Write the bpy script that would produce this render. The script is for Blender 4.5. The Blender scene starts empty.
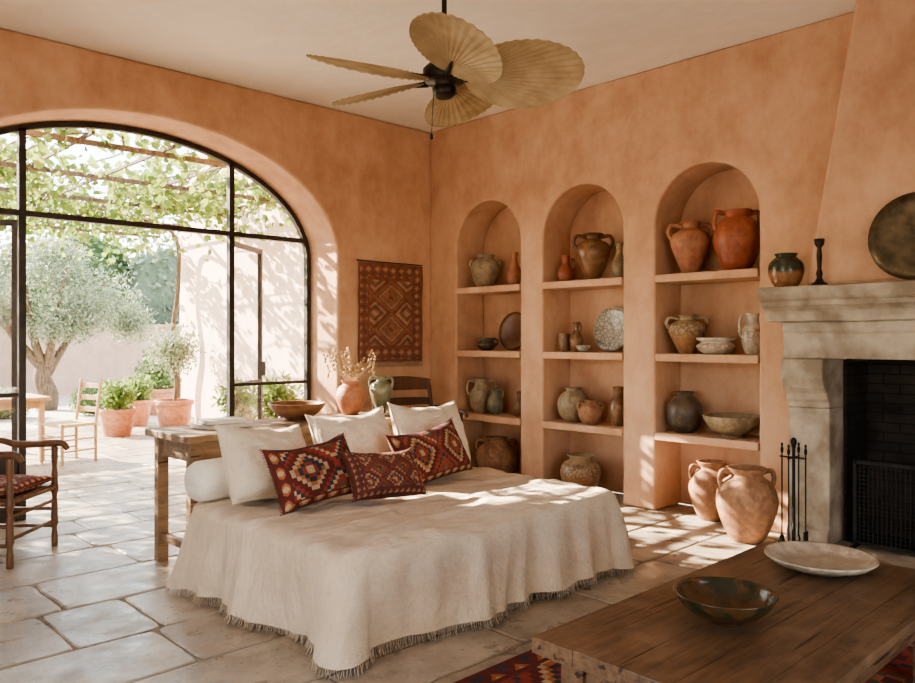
import bpy, bmesh, math, random
from mathutils import Vector, Matrix, noise, Euler
random.seed(7)
PI=math.pi
# ------------------------------------------------------------------ materials
def new_mat(name):
    m=bpy.data.materials.new(name); m.use_nodes=True
    nt=m.node_tree; b=nt.nodes['Principled BSDF']; return m,nt,b
class NT:
    def __init__(s,nt): s.nt=nt
    def n(s,t,**k):
        x=s.nt.nodes.new(t)
        for a,v in k.items(): setattr(x,a,v)
        return x
    def l(s,a,b): s.nt.links.new(a,b)
    def m(s,op,a,b=None,c=None):
        x=s.n('ShaderNodeMath',operation=op)
        for i,v in enumerate((a,b,c)):
            if v is None: continue
            if isinstance(v,(int,float)): x.inputs[i].default_value=v
            else: s.l(v,x.inputs[i])
        return x.outputs[0]
    def ramp(s,fac,stops,interp='LINEAR'):
        r=s.n('ShaderNodeValToRGB'); r.color_ramp.interpolation=interp
        e=r.color_ramp.elements
        while len(e)<len(stops): e.new(0.5)
        for i,(p,c) in enumerate(stops):
            e[i].position=p; e[i].color=(*c,1)
        s.l(fac,r.inputs[0]); return r.outputs[0]
    def mix(s,f,a,b,blend='MIX'):
        x=s.n('ShaderNodeMix',data_type='RGBA',blend_type=blend)
        for i,v in ((0,f),(6,a),(7,b)):
            if isinstance(v,(int,float)): x.inputs[i].default_value=v
            elif isinstance(v,tuple): x.inputs[i].default_value=(*v,1)
            else: s.l(v,x.inputs[i])
        return x.outputs[2]
    def noise(s,vec,scale,detail=4,rough=.55):
        x=s.n('ShaderNodeTexNoise'); x.inputs['Scale'].default_value=scale
        x.inputs['Detail'].default_value=detail; x.inputs['Roughness'].default_value=rough
        if vec is not None: s.l(vec,x.inputs['Vector'])
        return x.outputs['Fac']
    def coord(s,k='Object'): return s.n('ShaderNodeTexCoord').outputs[k]
    def scale(s,vec,sc,rot=(0,0,0)):
        x=s.n('ShaderNodeMapping'); x.inputs['Scale'].default_value=sc; x.inputs['Rotation'].default_value=rot; s.l(vec,x.inputs['Vector']); return x.outputs[0]
    def bump(s,h,b,strength=.3,dist=.01,prev=None):
        x=s.n('ShaderNodeBump'); x.inputs['Strength'].default_value=strength; x.inputs['Distance'].default_value=dist
        s.l(h,x.inputs['Height'])
        if prev is not None: s.l(prev,x.inputs['Normal'])
        if b is not None: s.l(x.outputs[0],b.inputs['Normal'])
        return x.outputs[0]
def mat_noise(name,c1,c2,scale=5,rough=.6,bump=.2,bscale=40,dist=.004,sc=(1,1,1),metal=0,lo=.35,hi=.65,detail=6):
    m,nt,b=new_mat(name); t=NT(nt)
    co=t.scale(t.coord(),sc)
    f=t.noise(co,scale,detail)
    t.l(t.ramp(f,[(lo,c1),(hi,c2)]),b.inputs['Base Color'])
    b.inputs['Roughness'].default_value=rough; b.inputs['Metallic'].default_value=metal
    if bump: t.bump(t.noise(co,bscale,4),b,bump,dist)
    return m
def plaster(name,c1,c2,c3):
    m,nt,b=new_mat(name); t=NT(nt); co=t.coord()
    f=t.noise(co,.9,11,.66); g=t.noise(t.scale(co,(1,1,.6)),3.6,10,.72)
    k=t.m('ADD',t.m('MULTIPLY',f,.55),t.m('MULTIPLY',g,.45))
    t.l(t.ramp(k,[(.39,c1),(.5,c2),(.61,c3)]),b.inputs['Base Color'])
    b.inputs['Roughness'].default_value=.85
    n1=t.bump(t.noise(co,4,6),None,.4,.03)
    n2=t.bump(t.noise(co,22,5),None,.2,.006,n1)
    t.bump(t.noise(co,80,4),b,.15,.003,n2)
    return m
M_wall=plaster('terracotta_plaster',(.455,.252,.147),(.57,.343,.213),(.65,.42,.275))
M_ceil=plaster('cream_plaster',(.80,.735,.63),(.84,.775,.675),(.87,.815,.72))
M_ext=plaster('exterior_plaster',(.70,.52,.41),(.76,.58,.47),(.80,.64,.53))
M_gwall=plaster('garden_wall_plaster',(.42,.27,.19),(.48,.32,.23),(.54,.38,.28))
def stone_tiles():
    m,nt,b=new_mat('limestone_tiles'); t=NT(nt); co=t.coord()
    r=t.n('ShaderNodeNewGeometry').outputs['Random Per Island']
    base=t.ramp(r,[(0,(.32,.265,.205)),(.3,(.42,.355,.275)),(.6,(.49,.425,.34)),(.8,(.38,.32,.25)),(1,(.46,.395,.31))])
    st=t.ramp(t.noise(co,2.6,10,.72),[(.36,(.50,.46,.41)),(.5,(.86,.84,.81)),(.62,(1.08,1.06,1.04))])
    c=t.mix(.9,base,st,'MULTIPLY')
    pit=t.ramp(t.noise(co,30,6,.7),[(.34,(.45,.41,.37)),(.42,(1,1,1))])
    c=t.mix(.7,c,pit,'MULTIPLY')
    t.l(c,b.inputs['Base Color'])
    rr=t.ramp(t.noise(co,6,5),[(.3,(.2,)*3),(.7,(.5,)*3)])
    t.l(rr,b.inputs['Roughness'])
    n1=t.bump(t.noise(co,7,6),None,.45,.014)
    t.bump(t.noise(co,45,4),b,.3,.004,n1)
    return m
M_tile=stone_tiles()
M_grout=mat_noise('grout',(.17,.14,.105),(.26,.22,.17),20,.9)
M_gravel=mat_noise('gravel',(.40,.34,.27),(.56,.49,.40),14,.9,.5,80,.02)
M_stone=mat_noise('mantel_limestone',(.25,.195,.14),(.48,.41,.32),5,.8,.6,22,.014,lo=.36,hi=.62,detail=12)
def brickmat():
    m,nt,b=new_mat('soot_brick'); t=NT(nt); co=t.coord()
    x=t.n('ShaderNodeSeparateXYZ'); t.l(co,x.inputs[0]); c2=t.n('ShaderNodeCombineXYZ')
    t.l(t.m('ADD',x.outputs[1],x.outputs[0]),c2.inputs[0]); t.l(x.outputs[2],c2.inputs[1])
    br=t.n('ShaderNodeTexBrick'); br.inputs['Scale'].default_value=1; br.inputs['Brick Width'].default_value=.22; br.inputs['Row Height'].default_value=.07; br.inputs['Mortar Size'].default_value=.006
    br.inputs['Color1'].default_value=(.05,.035,.025,1); br.inputs['Color2'].default_value=(.024,.019,.015,1); br.inputs['Mortar'].default_value=(.012,.01,.008,1)
    t.l(c2.outputs[0],br.inputs['Vector'])
    t.l(t.mix(.8,br.outputs[0],t.ramp(t.noise(co,4,6),[(.35,(.2,.2,.2)),(.65,(1,1,1))]),'MULTIPLY'),b.inputs['Base Color']); b.inputs['Roughness'].default_value=.9
    return m
M_soot=brickmat()
M_iron=mat_noise('wrought_iron',(.010,.009,.008),(.022,.02,.018),20,.5,.1,metal=.6)
M_steel=mat_noise('window_steel',(.035,.028,.022),(.055,.044,.035),10,.45,.05,metal=.3)
M_bronze=mat_noise('dark_bronze',(.02,.015,.012),(.05,.038,.026),8,.4,.1,metal=.7)
M_bronzeplate=mat_noise('aged_brass_disc',(.05,.036,.02),(.15,.108,.06),9,.45,.4,30,metal=.6)
def wood(name,c1,c2,sc=(1.5,18,18),rough=.5,wear=None,crack=False,isv=.08):
    m,nt,b=new_mat(name); t=NT(nt); co=t.coord()
    f=t.noise(t.scale(co,sc),1.6,9,.7); g=t.noise(co,3,6,.6)
    isl=t.n('ShaderNodeNewGeometry').outputs['Random Per Island']
    k=t.m('ADD',t.m('MULTIPLY',f,.6),t.m('MULTIPLY',g,.4))
    k=t.m('ADD',k,t.m('MULTIPLY',t.m('SUBTRACT',isl,.5),isv))
    c=t.ramp(k,[(.38,c1),(.62,c2)])
    if wear: c=t.mix(t.ramp(t.noise(co,7,8,.7),[(.5,(0,0,0)),(.66,(.6,.6,.6))]),c,wear)
    if crack:
        ck=t.noise(t.scale(co,(1.1,26,26)),1.3,5,.5)
        cm=t.ramp(ck,[(.335,(.18,.16,.14)),(.37,(1,1,1))])
        c=t.mix(1.0,c,cm,'MULTIPLY')
    t.l(c,b.inputs['Base Color'])
    b.inputs['Roughness'].default_value=rough
    t.bump(f,b,.45,.006)
    return m
M_table=wood('oak_table',(.062,.033,.017),(.205,.118,.062),rough=.36,wear=(.24,.155,.095),crack=True,isv=.03)
M_console=wood('console_wood',(.13,.078,.042),(.29,.19,.112),rough=.55,wear=(.33,.235,.15),crack=True)
M_dark=wood('walnut_dark',(.05,.02,.01),(.13,.055,.025),(12,12,2),.4)
M_chair=wood('chestnut_chair',(.085,.038,.018),(.20,.095,.042),(12,12,2),.45)
M_pale=wood('pale_wood',(.36,.22,.11),(.52,.35,.20),(10,10,2),.6)
M_straw=mat_noise('straw',(.45,.33,.16),(.62,.48,.26),60,.8,.4,120)
def linen(name,c1,c2,wr=.8):
    m,nt,b=new_mat(name); t=NT(nt); co=t.coord()
    f=t.noise(co,5,6)
    w1=t.noise(t.scale(co,(260,40,260)),1,2); w2=t.noise(t.scale(co,(40,260,40)),1,2)
    w=t.m('ADD',w1,w2)
    col=t.ramp(f,[(.35,c1),(.65,c2)])
    col=t.mix(.4,col,t.ramp(w,[(.7,(.74,.72,.70)),(1.2,(1.1,1.1,1.1))]),'MULTIPLY')
    t.l(col,b.inputs['Base Color']); b.inputs['Roughness'].default_value=.95
    b.inputs['Sheen Weight'].default_value=.1
    n0=t.bump(t.noise(t.scale(co,(2,7,3),(0,0,.5)),2.0,6,.6),None,wr,.04)
    n1=t.bump(t.noise(co,9,5,.6),None,.35,.02,n0)
    t.bump(w,b,.3,.002,n1)
    return m
M_linen=linen('natural_linen',(.60,.475,.335),(.69,.565,.42))
M_cush=linen('cream_linen',(.67,.565,.425),(.76,.655,.51))
M_bolst=linen('white_linen',(.74,.67,.56),(.80,.74,.63),.4)
def kilim(name,W,H,steps=9,pal=0,border=.09,warp=0):
    m,nt,b=new_mat(name); t=NT(nt)
    uv=t.coord('UV'); s=t.n('ShaderNodeSeparateXYZ'); t.l(uv,s.inputs[0]); u,v=s.outputs[0],s.outputs[1]
    if warp:
        u=t.m('ADD',u,t.m('MULTIPLY',t.m('SUBTRACT',t.noise(uv,3,3),.5),warp)); v=t.m('ADD',v,t.m('MULTIPLY',t.m('SUBTRACT',t.noise(t.scale(uv,(1,1,1),(0,0,1)),3.4,3),.5),warp))
    def tri(x,n,off=0.0):
        k=t.m('ADD',t.m('MULTIPLY',x,n*steps*2),off*steps*2)
        k=t.m('DIVIDE',t.m('FLOOR',k),steps*2.0)
        k=t.m('ABSOLUTE',t.m('SUBTRACT',t.m('FRACT',k),.47))
        return t.m('MULTIPLY',k,2)
    d=t.m('MULTIPLY',t.m('ADD',tri(u,W),tri(v,H)),.5)
    red=(.27,.045,.028); dred=(.12,.022,.016); cream=(.46,.34,.21); navy=(.035,.04,.05); org=(.38,.13,.05); olive=(.11,.10,.05)
    if pal==1: red=(.22,.05,.03); cream=(.34,.23,.14); org=(.30,.11,.055); navy=(.06,.045,.045); dred=(.12,.03,.02)
    if pal==2: red=(.26,.06,.035); cream=(.42,.33,.20); org=(.36,.15,.06); olive=(.12,.13,.08)
    if pal==3: red=(.30,.13,.08); cream=(.40,.26,.17); org=(.36,.18,.11); navy=(.15,.09,.07); dred=(.23,.09,.06); olive=(.22,.13,.085)
    stops=[(0,cream),(.09,red),(.17,navy),(.25,org),(.30,cream),(.35,dred),(.47,red),(.56,navy),(.61,cream),(.66,red),(.78,olive),(.85,org),(.9,dred)]
    c=t.ramp(d,stops,'CONSTANT')
    d2=t.m('MULTIPLY',t.m('ADD',tri(u,W*4,.25),tri(v,H*4,.25)),.5)
    c2=t.ramp(d2,[(0,cream),(.22,org),(.4,dred),(.75,navy)],'CONSTANT')
    e=t.m('MINIMUM',t.m('MINIMUM',u,t.m('SUBTRACT',1.0,u)),t.m('MINIMUM',v,t.m('SUBTRACT',1.0,v)))
    inb=t.m('LESS_THAN',e,border)
    c=t.mix(inb,c,c2)
    line=t.m('MULTIPLY',t.m('GREATER_THAN',e,border*.9),t.m('LESS_THAN',e,border*1.15))
    c=t.mix(line,c,dred)
    edge=t.m('LESS_THAN',e,border*.2); c=t.mix(edge,c,dred)
    f=t.noise(t.coord(),14,6)
    c=t.mix(.75,c,t.ramp(f,[(.3,(.5,.46,.44)),(.7,(1.15,1.1,1.05))]),'MULTIPLY')
    t.l(c,b.inputs['Base Color']); b.inputs['Roughness'].default_value=.95
    wv=t.noise(t.scale(uv,(60,220,1)),1,2); t.bump(wv,b,.5,.003)
    return m
K1=kilim('kilim_red',1.5,1,8,0); K2=kilim('kilim_rust',3,2,6,1,.11); K3=kilim('kilim_multi',2,1,9,2)
K4=kilim('kilim_hanging',2,3,11,3,.15,.05); K5=kilim('kilim_floor',4,3,9,0,.06)
def leafmat(name,c1,c2,c3,tr=.5,tc=(.45,.55,.12)):
    m,nt,b=new_mat(name); t=NT(nt)
    r=t.n('ShaderNodeNewGeometry').outputs['Random Per Island']
    c=t.ramp(r,[(0,c1),(.5,c2),(1,c3)])
    t.l(c,b.inputs['Base Color']); b.inputs['Roughness'].default_value=.6
    tl=t.n('ShaderNodeBsdfTranslucent'); t.l(t.mix(.5,c,tc),tl.inputs[0])
    mx=t.n('ShaderNodeMixShader'); mx.inputs[0].default_value=tr
    t.l(b.outputs[0],mx.inputs[1]); t.l(tl.outputs[0],mx.inputs[2])
    t.l(mx.outputs[0],nt.nodes['Material Output'].inputs[0]); return m
M_vine=leafmat('vine_leaf',(.07,.13,.025),(.15,.23,.045),(.34,.35,.10),.45,(.28,.35,.07))
M_olive=leafmat('olive_leaf',(.14,.18,.11),(.23,.27,.17),(.36,.40,.28),.25,(.35,.4,.22))
M_green=leafmat('shrub_leaf',(.045,.10,.025),(.10,.18,.045),(.20,.28,.08),.3)
M_bark=mat_noise('bark',(.08,.055,.035),(.20,.145,.095),12,.9,.6,30,.02,sc=(3,3,.6))
M_soil=mat_noise('soil',(.04,.03,.02),(.08,.06,.04),20,.9)
M_dry=mat_noise('dried_stems',(.45,.30,.16),(.65,.48,.28),20,.8)
M_palm=mat_noise('palm_leaf_blade',(.38,.27,.14),(.54,.41,.235),7,.65,.3,90,.003)
M_book1=mat_noise('book_cover',(.52,.48,.40),(.62,.57,.48),5,.6); M_book2=mat_noise('book_cover_grey',(.34,.31,.27),(.44,.40,.34),5,.6)
def glassmat():
    m,nt,b=new_mat('clear_glass'); t=NT(nt)
    tr=t.n('ShaderNodeBsdfTransparent'); gl=t.n('ShaderNodeBsdfGlossy'); gl.inputs['Roughness'].default_value=.02
    mx=t.n('ShaderNodeMixShader'); mx.inputs[0].default_value=.06
    t.l(tr.outputs[0],mx.inputs[1]); t.l(gl.outputs[0],mx.inputs[2]); t.l(mx.outputs[0],nt.nodes['Material Output'].inputs[0]); return m
M_glass=glassmat()
def potmat(name,low,high,split=.5,rough=.6,spot=None,soft=.12,band=None):
    m,nt,b=new_mat(name); t=NT(nt)
    g=t.coord('Generated'); s=t.n('ShaderNodeSeparateXYZ'); t.l(g,s.inputs[0])
    co=t.coord(); nz=t.noise(co,9,7,.6)
    z=t.m('ADD',s.outputs[2],t.m('MULTIPLY',t.m('SUBTRACT',nz,.5),.35))
    c=t.ramp(z,[(max(0,split-soft),low),(min(1,split+soft),high)])
    if band:
        bm=t.m('MULTIPLY',t.m('GREATER_THAN',s.outputs[2],band[0]),t.m('LESS_THAN',s.outputs[2],band[1]))
        w=t.n('ShaderNodeTexVoronoi'); w.inputs['Scale'].default_value=band[3]; w.feature='DISTANCE_TO_EDGE'; t.l(co,w.inputs['Vector'])
        bm=t.m('MULTIPLY',bm,t.m('LESS_THAN',w.outputs['Distance'],.09))
        c=t.mix(t.m('MULTIPLY',bm,.75),c,band[2])
    st=t.ramp(t.noise(co,16,8,.65),[(.3,(.5,.47,.44)),(.6,(1.1,1.08,1.06))])
    c=t.mix(.85,c,st,'MULTIPLY')
    if spot: c=t.mix(t.ramp(t.noise(co,11,5),[(.52,(0,0,0)),(.6,(.8,.8,.8))]),c,spot)
    t.l(c,b.inputs['Base Color']); b.inputs['Roughness'].default_value=rough
    t.bump(t.noise(t.scale(co,(3,3,26)),2,4),b,.35,.008)
    return m
P_terra=potmat('terracotta_clay',(.36,.155,.085),(.43,.20,.11))
P_red=potmat('red_clay',(.30,.085,.04),(.38,.12,.06),rough=.45)
P_tan=potmat('tan_clay',(.31,.155,.08),(.37,.20,.11),rough=.7,spot=(.21,.10,.055))
P_beige=potmat('beige_stoneware',(.27,.20,.12),(.36,.285,.18),rough=.5,spot=(.19,.14,.08))
P_brown=potmat('brown_glazed',(.22,.115,.055),(.17,.08,.036),rough=.3,spot=(.29,.17,.08))
P_dark=potmat('dark_stoneware',(.06,.043,.03),(.10,.07,.048),rough=.4,spot=(.14,.10,.055))
P_green=potmat('green_glazed',(.32,.16,.075),(.045,.05,.028),.45,.22,soft=.06)
P_green2=potmat('grey_green_glazed',(.14,.14,.09),(.18,.185,.12),.45,.3,spot=(.24,.19,.11))
P_white=potmat('white_glazed',(.47,.41,.32),(.56,.50,.40),rough=.3,band=(.35,.65,(.34,.18,.085),22))
P_paint=potmat('painted_majolica',(.52,.45,.34),(.54,.48,.38),rough=.3,band=(0.05,.95,(.11,.15,.15),26))
P_plate=potmat('brown_plate',(.17,.08,.042),(.22,.11,.055),rough=.35)
P_mottled=potmat('mottled_jar',(.32,.17,.085),(.38,.28,.17),.55,.4,band=(.45,.8,(.17,.10,.055),24))
P_cream=potmat('cream_plate_glaze',(.42,.355,.26),(.52,.45,.35),rough=.3,spot=(.33,.26,.18))
P_bowlg=potmat('dark_green_bowl_glaze',(.07,.035,.016),(.034,.036,.018),.5,.12,spot=(.11,.05,.02))
# ------------------------------------------------------------------ mesh builder
def cat(pts,k=5):
    if len(pts)<3: return pts
    P=[pts[0]]+list(pts)+[pts[-1]]; out=[]
    for i in range(1,len(P)-2):
        p0,p1,p2,p3=[Vector(q) for q in P[i-1:i+3]]
        for j in range(k):
            t=j/k
            out.append(.5*((2*p1)+(p2-p0)*t+(2*p0-5*p1+4*p2-p3)*t*t+(3*p1-p0-3*p2+p3)*t**3))
    out.append(Vector(pts[-1])); return out
class MB:
    def __init__(s): s.v=[];s.f=[];s.mi=[];s.sm=[];s.uv={}
    def add(s,vs,fs,mat=0,smooth=False,M=None,uvs=None):
        o=len(s.v)
        for q in vs:
            q=Vector(q); s.v.append(M@q if M is not None else q)
        for i,f in enumerate(fs):
            s.f.append([o+a for a in f]); s.mi.append(mat); s.sm.append(smooth)
            if uvs: s.uv[len(s.f)-1]=[uvs[a] for a in f]
    def box(s,c,d,mat=0,M=None):
        x,y,z=c; a,b,e=d[0]/2,d[1]/2,d[2]/2
        vs=[(x+i*a,y+j*b,z+k*e) for i in(-1,1) for j in(-1,1) for k in(-1,1)]
        s.add(vs,[(0,1,3,2),(4,6,7,5),(0,4,5,1),(2,3,7,6),(0,2,6,4),(1,5,7,3)],mat,False,M)
    def bb(s,x0,x1,y0,y1,z0,z1,mat=0,M=None): s.box(((x0+x1)/2,(y0+y1)/2,(z0+z1)/2),(abs(x1-x0),abs(y1-y0),abs(z1-z0)),mat,M)
    def tube(s,path,r,n=8,mat=0,M=None,sm=True):
        path=[Vector(p) for p in path]
        if isinstance(r,(int,float)): r=[r]*len(path)
        vs=[];fs=[];up=None
        for i,p in enumerate(path):
            d=(path[min(i+1,len(path)-1)]-path[max(i-1,0)]).normalized()
            if up is None:
                up=Vector((0,0,1)) if abs(d.z)<.9 else Vector((1,0,0))
            a=(up-d*up.dot(d)); 
            if a.length<1e-5: a=d.orthogonal()
            a.normalize(); up=a; b=d.cross(a)
            for k in range(n):
                t=2*PI*k/n; vs.append(p+(a*math.cos(t)+b*math.sin(t))*r[i])
        for i in range(len(path)-1):
            for k in range(n):
                k2=(k+1)%n; fs.append((i*n+k,i*n+k2,(i+1)*n+k2,(i+1)*n+k))
        fs.append(tuple(range(n))[::-1]); fs.append(tuple((len(path)-1)*n+k for k in range(n)))
        s.add(vs,fs,mat,sm,M)
    def lathe(s,prof,n=36,mat=0,M=None,wob=0):
        vs=[];fs=[];m=len(prof)
        for i,(r,z) in enumerate(prof):
            for k in range(n):
                t=2*PI*k/n; w=1+wob*math.sin(t*2+z*9)
                vs.append((max(r,.0004)*w*math.cos(t),max(r,.0004)*w*math.sin(t),z))
        for i in range(m-1):
            for k in range(n):
                k2=(k+1)%n; fs.append((i*n+k,i*n+k2,(i+1)*n+k2,(i+1)*n+k))
        s.add(vs,fs,mat,True,M)
    def sweep(s,pts,w,y0,y1,mat=0,closed=False):
        n=len(pts);vs=[];fs=[]
        for i,(x,z) in enumerate(pts):
            a=Vector(pts[(i-1)%n] if closed else pts[max(i-1,0)]); b=Vector(pts[(i+1)%n] if closed else pts[min(i+1,n-1)])
            d=(b-a).normalized(); nx,nz=-d.y*w/2,d.x*w/2
            vs+=[(x+nx,y0,z+nz),(x-nx,y0,z-nz),(x-nx,y1,z-nz),(x+nx,y1,z+nz)]
        for i in range(n if closed else n-1):
            j=(i+1)%n
            for k in range(4):
                k2=(k+1)%4; fs.append((i*4+k,i*4+k2,j*4+k2,j*4+k))
        s.add(vs,fs,mat)
    def obj(s,name,mats,loc=(0,0,0),rot=(0,0,0),bevel=0,parent=None,subd=0):
        me=bpy.data.meshes.new(name); me.from_pydata([tuple(q) for q in s.v],[],s.f)
        if not isinstance(mats,(list,tuple)): mats=[mats]
        for m in mats: me.materials.append(m)
        me.polygons.foreach_set('material_index',s.mi); me.polygons.foreach_set('use_smooth',s.sm)
        if s.uv:
            L=me.uv_layers.new(name='UVMap')
            for fi,u in s.uv.items():
                p=me.polygons[fi]
                for k,li in enumerate(p.loop_indices): L.data[li].uv=u[k]
        me.update()
        bm=bmesh.new(); bm.from_mesh(me)
        if len(bm.faces)<30000 and not name.startswith('leaf_'):
            bmesh.ops.recalc_face_normals(bm,faces=bm.faces)
        bm.to_mesh(me); bm.free()
        o=bpy.data.objects.new(name,me); bpy.context.scene.collection.objects.link(o)
        o.location=loc; o.rotation_euler=rot
        if parent: o.parent=parent
        if bevel:
            b=o.modifiers.new('bevel','BEVEL'); b.width=bevel; b.segments=2; b.limit_method='ANGLE'; b.angle_limit=math.radians(50)
        if subd:
            b=o.modifiers.new('sub','SUBSURF'); b.levels=subd; b.render_levels=subd
        return o
def empty(name,loc=(0,0,0),rot=(0,0,0)):
    e=bpy.data.objects.new(name,None); bpy.context.scene.collection.objects.link(e); e.location=loc; e.rotation_euler=rot; return e
# ------------------------------------------------------------------ room shell
H=3.72
def prism(name,outline,axis,a0,a1,mat,bevel=.02):
    me=bpy.data.meshes.new(name); bm=bmesh.new()
    def P(p,a): return (a,p[0],p[1]) if axis=='x' else (p[0],a,p[1])
    A=[bm.verts.new(P(p,a0)) for p in outline]; B=[bm.verts.new(P(p,a1)) for p in outline]
    bm.faces.new(A); bm.faces.new(B[::-1]); n=len(A)
    for i in range(n): bm.faces.new((A[i],B[i],B[(i+1)%n],A[(i+1)%n]))
    bmesh.ops.recalc_face_normals(bm,faces=bm.faces); bm.to_mesh(me); bm.free()
    me.materials.append(mat)
    o=bpy.data.objects.new(name,me); bpy.context.scene.collection.objects.link(o)
    if bevel:
        b=o.modifiers.new('bevel','BEVEL'); b.width=bevel; b.segments=3; b.limit_method='ANGLE'; b.angle_limit=math.radians(45)
    return o
NC=[-.87,-2.06,-3.28]; NR=.45
out=[(0,0)]
for c in NC:
    out.append((c+NR,0))
    for k in range(33):
        t=PI*k/32; out.append((c+NR*math.cos(t),2.40+NR*math.sin(t)))
    out.append((c-NR,0))
out+=[(-4.34,0),(-4.34,1.31),(-6.22,1.31),(-6.22,0),(-8.3,0),(-8.3,H),(0,H)]
prism('wall_east',out,'x',0,.42,M_wall)
m=MB(); m.bb(.421,.6,-8.3,0,0,H); m.obj('wall_east_backing',M_wall)
CX,AX,BZ,SZ=-3.03,1.80,1.05,2.25
out=[(.6,0),(CX+AX,0)]
for k in range(49):
    t=PI*k/48; out.append((CX+AX*math.cos(t),SZ+BZ*math.sin(t)))
out+=[(CX-AX,0),(-7.4,0),(-7.4,H),(.6,H)]
prism('wall_north',out,'y',0,.6,M_wall,.03)
out=[(-8.3,0),(-5.9,0),(-5.9,2.6),(-2.9,2.6),(-2.9,0),(0,0),(0,H),(-8.3,H)]  # unseen wall; its opening is added and sized for sky fill light
prism('wall_west',out,'x',-7.8,-7.4,M_wall)
out=[(-7.8,0),(-5.0,0),(-5.0,2.5),(-2.6,2.5),(-2.6,0),(.6,0),(.6,H),(-7.8,H)]  # behind the camera; opening made up to let fill light in
prism('wall_south',out,'y',-8.6,-8.3,M_wall)
m=MB(); m.bb(-7.8,.6,-8.6,.6,H,H+.2); m.obj('ceiling',M_ceil)
def tiles(name,x0,x1,y0,y1,seed):
    random.seed(seed); m=MB(); y=y0; g=.0055
    while y<y1-.05:
        h=random.choice([.36,.44,.52,.60]); 
        if y+h>y1-.2: h=y1-y
        x=x0-random.random()*.5
        while x<x1:
            w=random.choice([.42,.58,.75,.9,1.1])
            a,b=max(x,x0),min(x+w,x1)
            if x1-b<.12: b=x1
            if b-a>.05:
                c=.010; dz=random.uniform(-.002,.0015)
                X0,X1,Y0,Y1=a+g,b-g,y+g,y+h-g
                loop=[]
                for (p,q,r,s_) in ((X0,Y0,X1,Y0),(X1,Y0,X1,Y1),(X1,Y1,X0,Y1),(X0,Y1,X0,Y0)):
                    n=8
                    for k in range(n):
                        t=k/n; px,py=p+(r-p)*t,q+(s_-q)*t
                        if k==0: px+=(.012 if px<(X0+X1)/2 else -.012); py+=(.012 if py<(Y0+Y1)/2 else -.012)
                        px+=.009*noise.noise((px*6,py*6,seed+x)); py+=.009*noise.noise((px*6,py*6,seed+y+9))
                        loop.append((px,py))
                cxx,cyy=(X0+X1)/2,(Y0+Y1)/2; n=len(loop)
                def ins(pt,d):
                    return (pt[0]+(d if pt[0]<cxx-(X1-X0)*.42 else -d if pt[0]>cxx+(X1-X0)*.42 else 0), pt[1]+(d if pt[1]<cyy-(Y1-Y0)*.42 else -d if pt[1]>cyy+(Y1-Y0)*.42 else 0))
                vs=[(p[0],p[1],-.02) for p in loop]+[(p[0],p[1],-.006) for p in loop]+[(*ins(p,c),dz) for p in loop]
                fs=[tuple(range(2*n,3*n))]
                for q in (0,n):
                    for k in range(n): fs.append((q+k,q+(k+1)%n,q+n+(k+1)%n,q+n+k))
                m.add(vs,fs,0)
            if b>=x1: break
            x+=w
        y+=h
    m.bb(x0,x1,y0,y1,-.15,-.008,1)
    return m.obj(name,[M_tile,M_grout])
tiles('floor',-7.8,.42,-8.6,.6,3)
tiles('terrace_paving',-9,-.2,.6,7.4,5)
m=MB(); m.bb(-40,40,.6,60,-.3,-.02); m.obj('garden_ground',M_gravel)
for c in NC:
    for z in (.66,1.32,1.98):
        m=MB(); m.bb(-.012,.419,c-NR+.002,c+NR-.002,z-.065,z); m.obj('niche_shelf',M_wall,bevel=.008)
# ------------------------------------------------------------------ window
def ell(x,inset=0):
    q=1-((x-CX)/(AX-inset))**2; return SZ+(BZ-inset)*math.sqrt(max(q,0))
W=empty('window_arched',(0,0,0))
Y0,Y1=.47,.53
m=MB(); ins=.03
pts=[(CX+AX-ins,0.0),(CX+AX-ins,1.2)]+[(CX+(AX-ins)*math.cos(PI*k/48),SZ+(BZ-ins)*math.sin(PI*k/48)) for k in range(49)]+[(CX-AX+ins,1.2),(CX-AX+ins,0.0)]
m.sweep(pts,.045,Y0,Y1)
for x in (-2.12,-3.93): m.bb(x-.026,x+.026,Y0,Y1,0,ell(x,.03))
m.bb(CX-AX+.05,CX+AX-.05,Y0-.005,Y1+.005,2.425,2.47)
for a,b in ((-2.09,-1.28),(-4.78,-3.96)):
    m.bb(a,b,.48,.52,.985,1.015); m.bb(a,b,.48,.52,0,.06); m.bb(a,b,.485,.515,.06,.5)
m.obj('frame',M_steel,parent=W)
m=MB()
for a,b in ((-2.09,-1.28),(-4.78,-3.96)): m.bb(a,b,.498,.502,.5,2.42)
gp=[(CX+(AX-.05)*math.cos(PI*k/40),SZ+(BZ-.05)*math.sin(PI*k/40)) for k in range(41)]
gp=[p for p in gp if p[1]>2.47]
vs=[(x,.5,z) for x,z in gp]; m.add(vs,[tuple(range(len(vs)))])
m.obj('glass',M_glass,parent=W)
def leaf_door(name,x,ang,mir):
    e=empty(name,(x,.55,0),(0,0,ang))
    s=-1 if mir else 1; w=.88; m=MB()
    for a,b in ((0.01,.055),(w-.045,w)): m.bb(s*a,s*b,-.02,.02,.02,2.4)
    for a,b in ((.02,.10),(.97,1.01),(2.35,2.4)): m.bb(s*.055,s*(w-.045),-.018,.018,a,b)
    m.bb(s*.055,s*(w-.045),-.01,.01,.10,.5)
    m.bb(s*(w-.06),s*(w-.04),-.07,-.02,1.05,1.2)
    m.obj('leaf_frame',M_steel,parent=e)
    m=MB(); m.bb(s*.055,s*(w-.045),-.002,.002,.5,2.35); m.obj('glass_pane',M_glass,parent=e)
leaf_door('door_1',-2.12,math.radians(40),False)
leaf_door('door_2',-3.93,math.radians(-40),True)
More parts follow.
